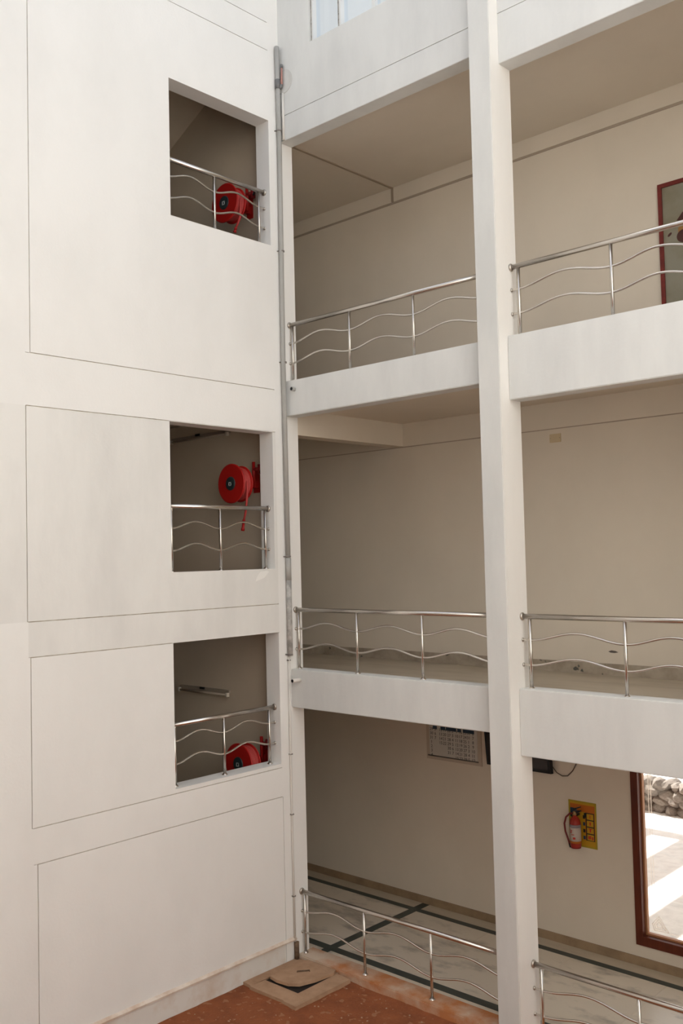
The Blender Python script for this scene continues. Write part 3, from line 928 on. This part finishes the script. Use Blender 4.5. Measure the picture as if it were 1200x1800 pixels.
prism(bm, [(ex - .01, ez + .435), (ex + .08, ez + .475), (ex + .075, ez + .485), (ex - .015, ez + .45)], 'y', ey - .012, ey + .012)
obj('squeeze_handle', bm, BLACK, vl)
pts = [(ex - .01, ey - .01, ez + .395), (ex - .06, ey - .01, ez + .385), (ex - .12, ey, ez + .33), (ex - .145, ey, ez + .25), (ex - .135, ey, ez + .16), (ex - .10, ey, ez + .07), (ex - .075, ey - .01, ez + .01)]
hs2 = obj('hose', tube(bm_new(), pts, 0.011, 10), mat('extinguisher_hose', (0.16, 0.02, 0.018), 0.5), fe)
obj('hose_nozzle', tube(bm_new(), [(ex - .085, ey - .005, ez + .03), (ex - .06, ey - .012, ez - .015)], [0.012, 0.016], 10), BLACK, hs2)
obj('base_ring', lathe(bm_new(), [(0.06, -0.012), (0.063, 0.004)], (ex, ey, ez), 'z', 24), RED_D, fe)
obj('hanger', boxes((ex - .02, ex + .02, ey, yw - .0125, ez + .36, ez + .385)), BLACK, fe)

# ------------------------------------------------------------------ blank switch plate and framed picture upstairs
t = thing('switch_plate', 'small yellowed blank switch plate high on the first-floor corridor wall', 'switch plate', (2.415, yw, 6.33))
obj('plate', box(bm_new(), 2.337, 2.493, yw - 0.012, yw + .003, 6.280, 6.387, 0.003), mat('yellowed_plastic', (0.56, 0.45, 0.29), 0.5), t)
for x, z in ((2.35, 6.333), (2.48, 6.333)):
    obj('screw', lathe(bm_new(), [(0.005, -0.013), (0.005, -0.011)], (x, yw, z), 'y', 8), CLIP, t)

pc = thing('framed_picture', 'large dark red framed painting on the second-floor corridor wall', 'picture', (4.4, yw, 7.6))
fx0, fx1, fz0, fz1 = 3.858, 5.0, 7.62, 9.10
o_ = 0.045
obj('picture_frame', boxes((fx0, fx0 + o_, yw - .035, yw + .002, fz0, fz1), (fx1 - o_, fx1, yw - .035, yw + .002, fz0, fz1),
                           (fx0 + o_, fx1 - o_, yw - .035, yw + .002, fz0, fz0 + o_), (fx0 + o_, fx1 - o_, yw - .035, yw + .002, fz1 - o_, fz1)), FRAME_R, pc)
cv = obj('canvas', boxes((fx0 + o_, fx1 - o_, yw - .012, yw + .002, fz0 + o_, fz1 - o_)), noisy('canvas_khaki', (0.27, 0.255, 0.20), (0.21, 0.185, 0.125), 1.8, 0.6, (0.4, 0.65)), pc)
yp_ = yw - 0.0125
DB = mat('paint_dark_brown', (0.07, 0.025, 0.02), 0.6)
TN = mat('paint_ochre', (0.30, 0.155, 0.05), 0.6)


def blob(pts, m, d=0):
    bm_ = bm_new()
    prism(bm_, pts, 'y', yp_ - 0.001 - 0.0005*d, yp_ + 0.001)
    return obj('brushwork', bm_, m, cv)


def ell(cx_, cz_, a, b_, n=20, rot=0):
    return [(cx_ + a*math.cos(t)*math.cos(rot) - b_*math.sin(t)*math.sin(rot), cz_ + a*math.cos(t)*math.sin(rot) + b_*math.sin(t)*math.cos(rot)) for t in [2*math.pi*i/n for i in range(n)]]


blob([(4.075, 8.44), (4.075, 8.55), (4.12, 8.60), (4.35, 8.60), (4.35, 8.42)], TN, 1)
blob(ell(4.14, 8.45, 0.085, 0.075), DB, 2)
blob([(4.06, 8.64), (4.13, 8.72), (4.22, 8.76), (4.40, 8.85), (4.44, 8.70), (4.30, 8.60), (4.15, 8.62)], DB, 1)
blob(ell(4.47, 8.90, 0.09, 0.11), TN, 2)
blob([(4.30, 8.2), (4.62, 8.2), (4.66, 8.8), (4.5, 8.85), (4.36, 8.75)], DB, 0)
blob(ell(3.975, 8.50, 0.03, 0.014, 12, .7), DB, 1)
# dark scuff on the first-floor wall above the skirting
tag(obj('wall_scuff', prism(bm_new(), [(3.02, 3.735), (3.06, 3.75), (3.11, 3.745), (3.15, 3.73), (3.10, 3.72), (3.05, 3.722)], 'y', yw - 0.0012, yw + .001), mat('scuff_dark', (0.12, 0.1, 0.085), 0.9)),
    'dark chipped scuff on the first-floor corridor wall above the skirting', 'scuff')
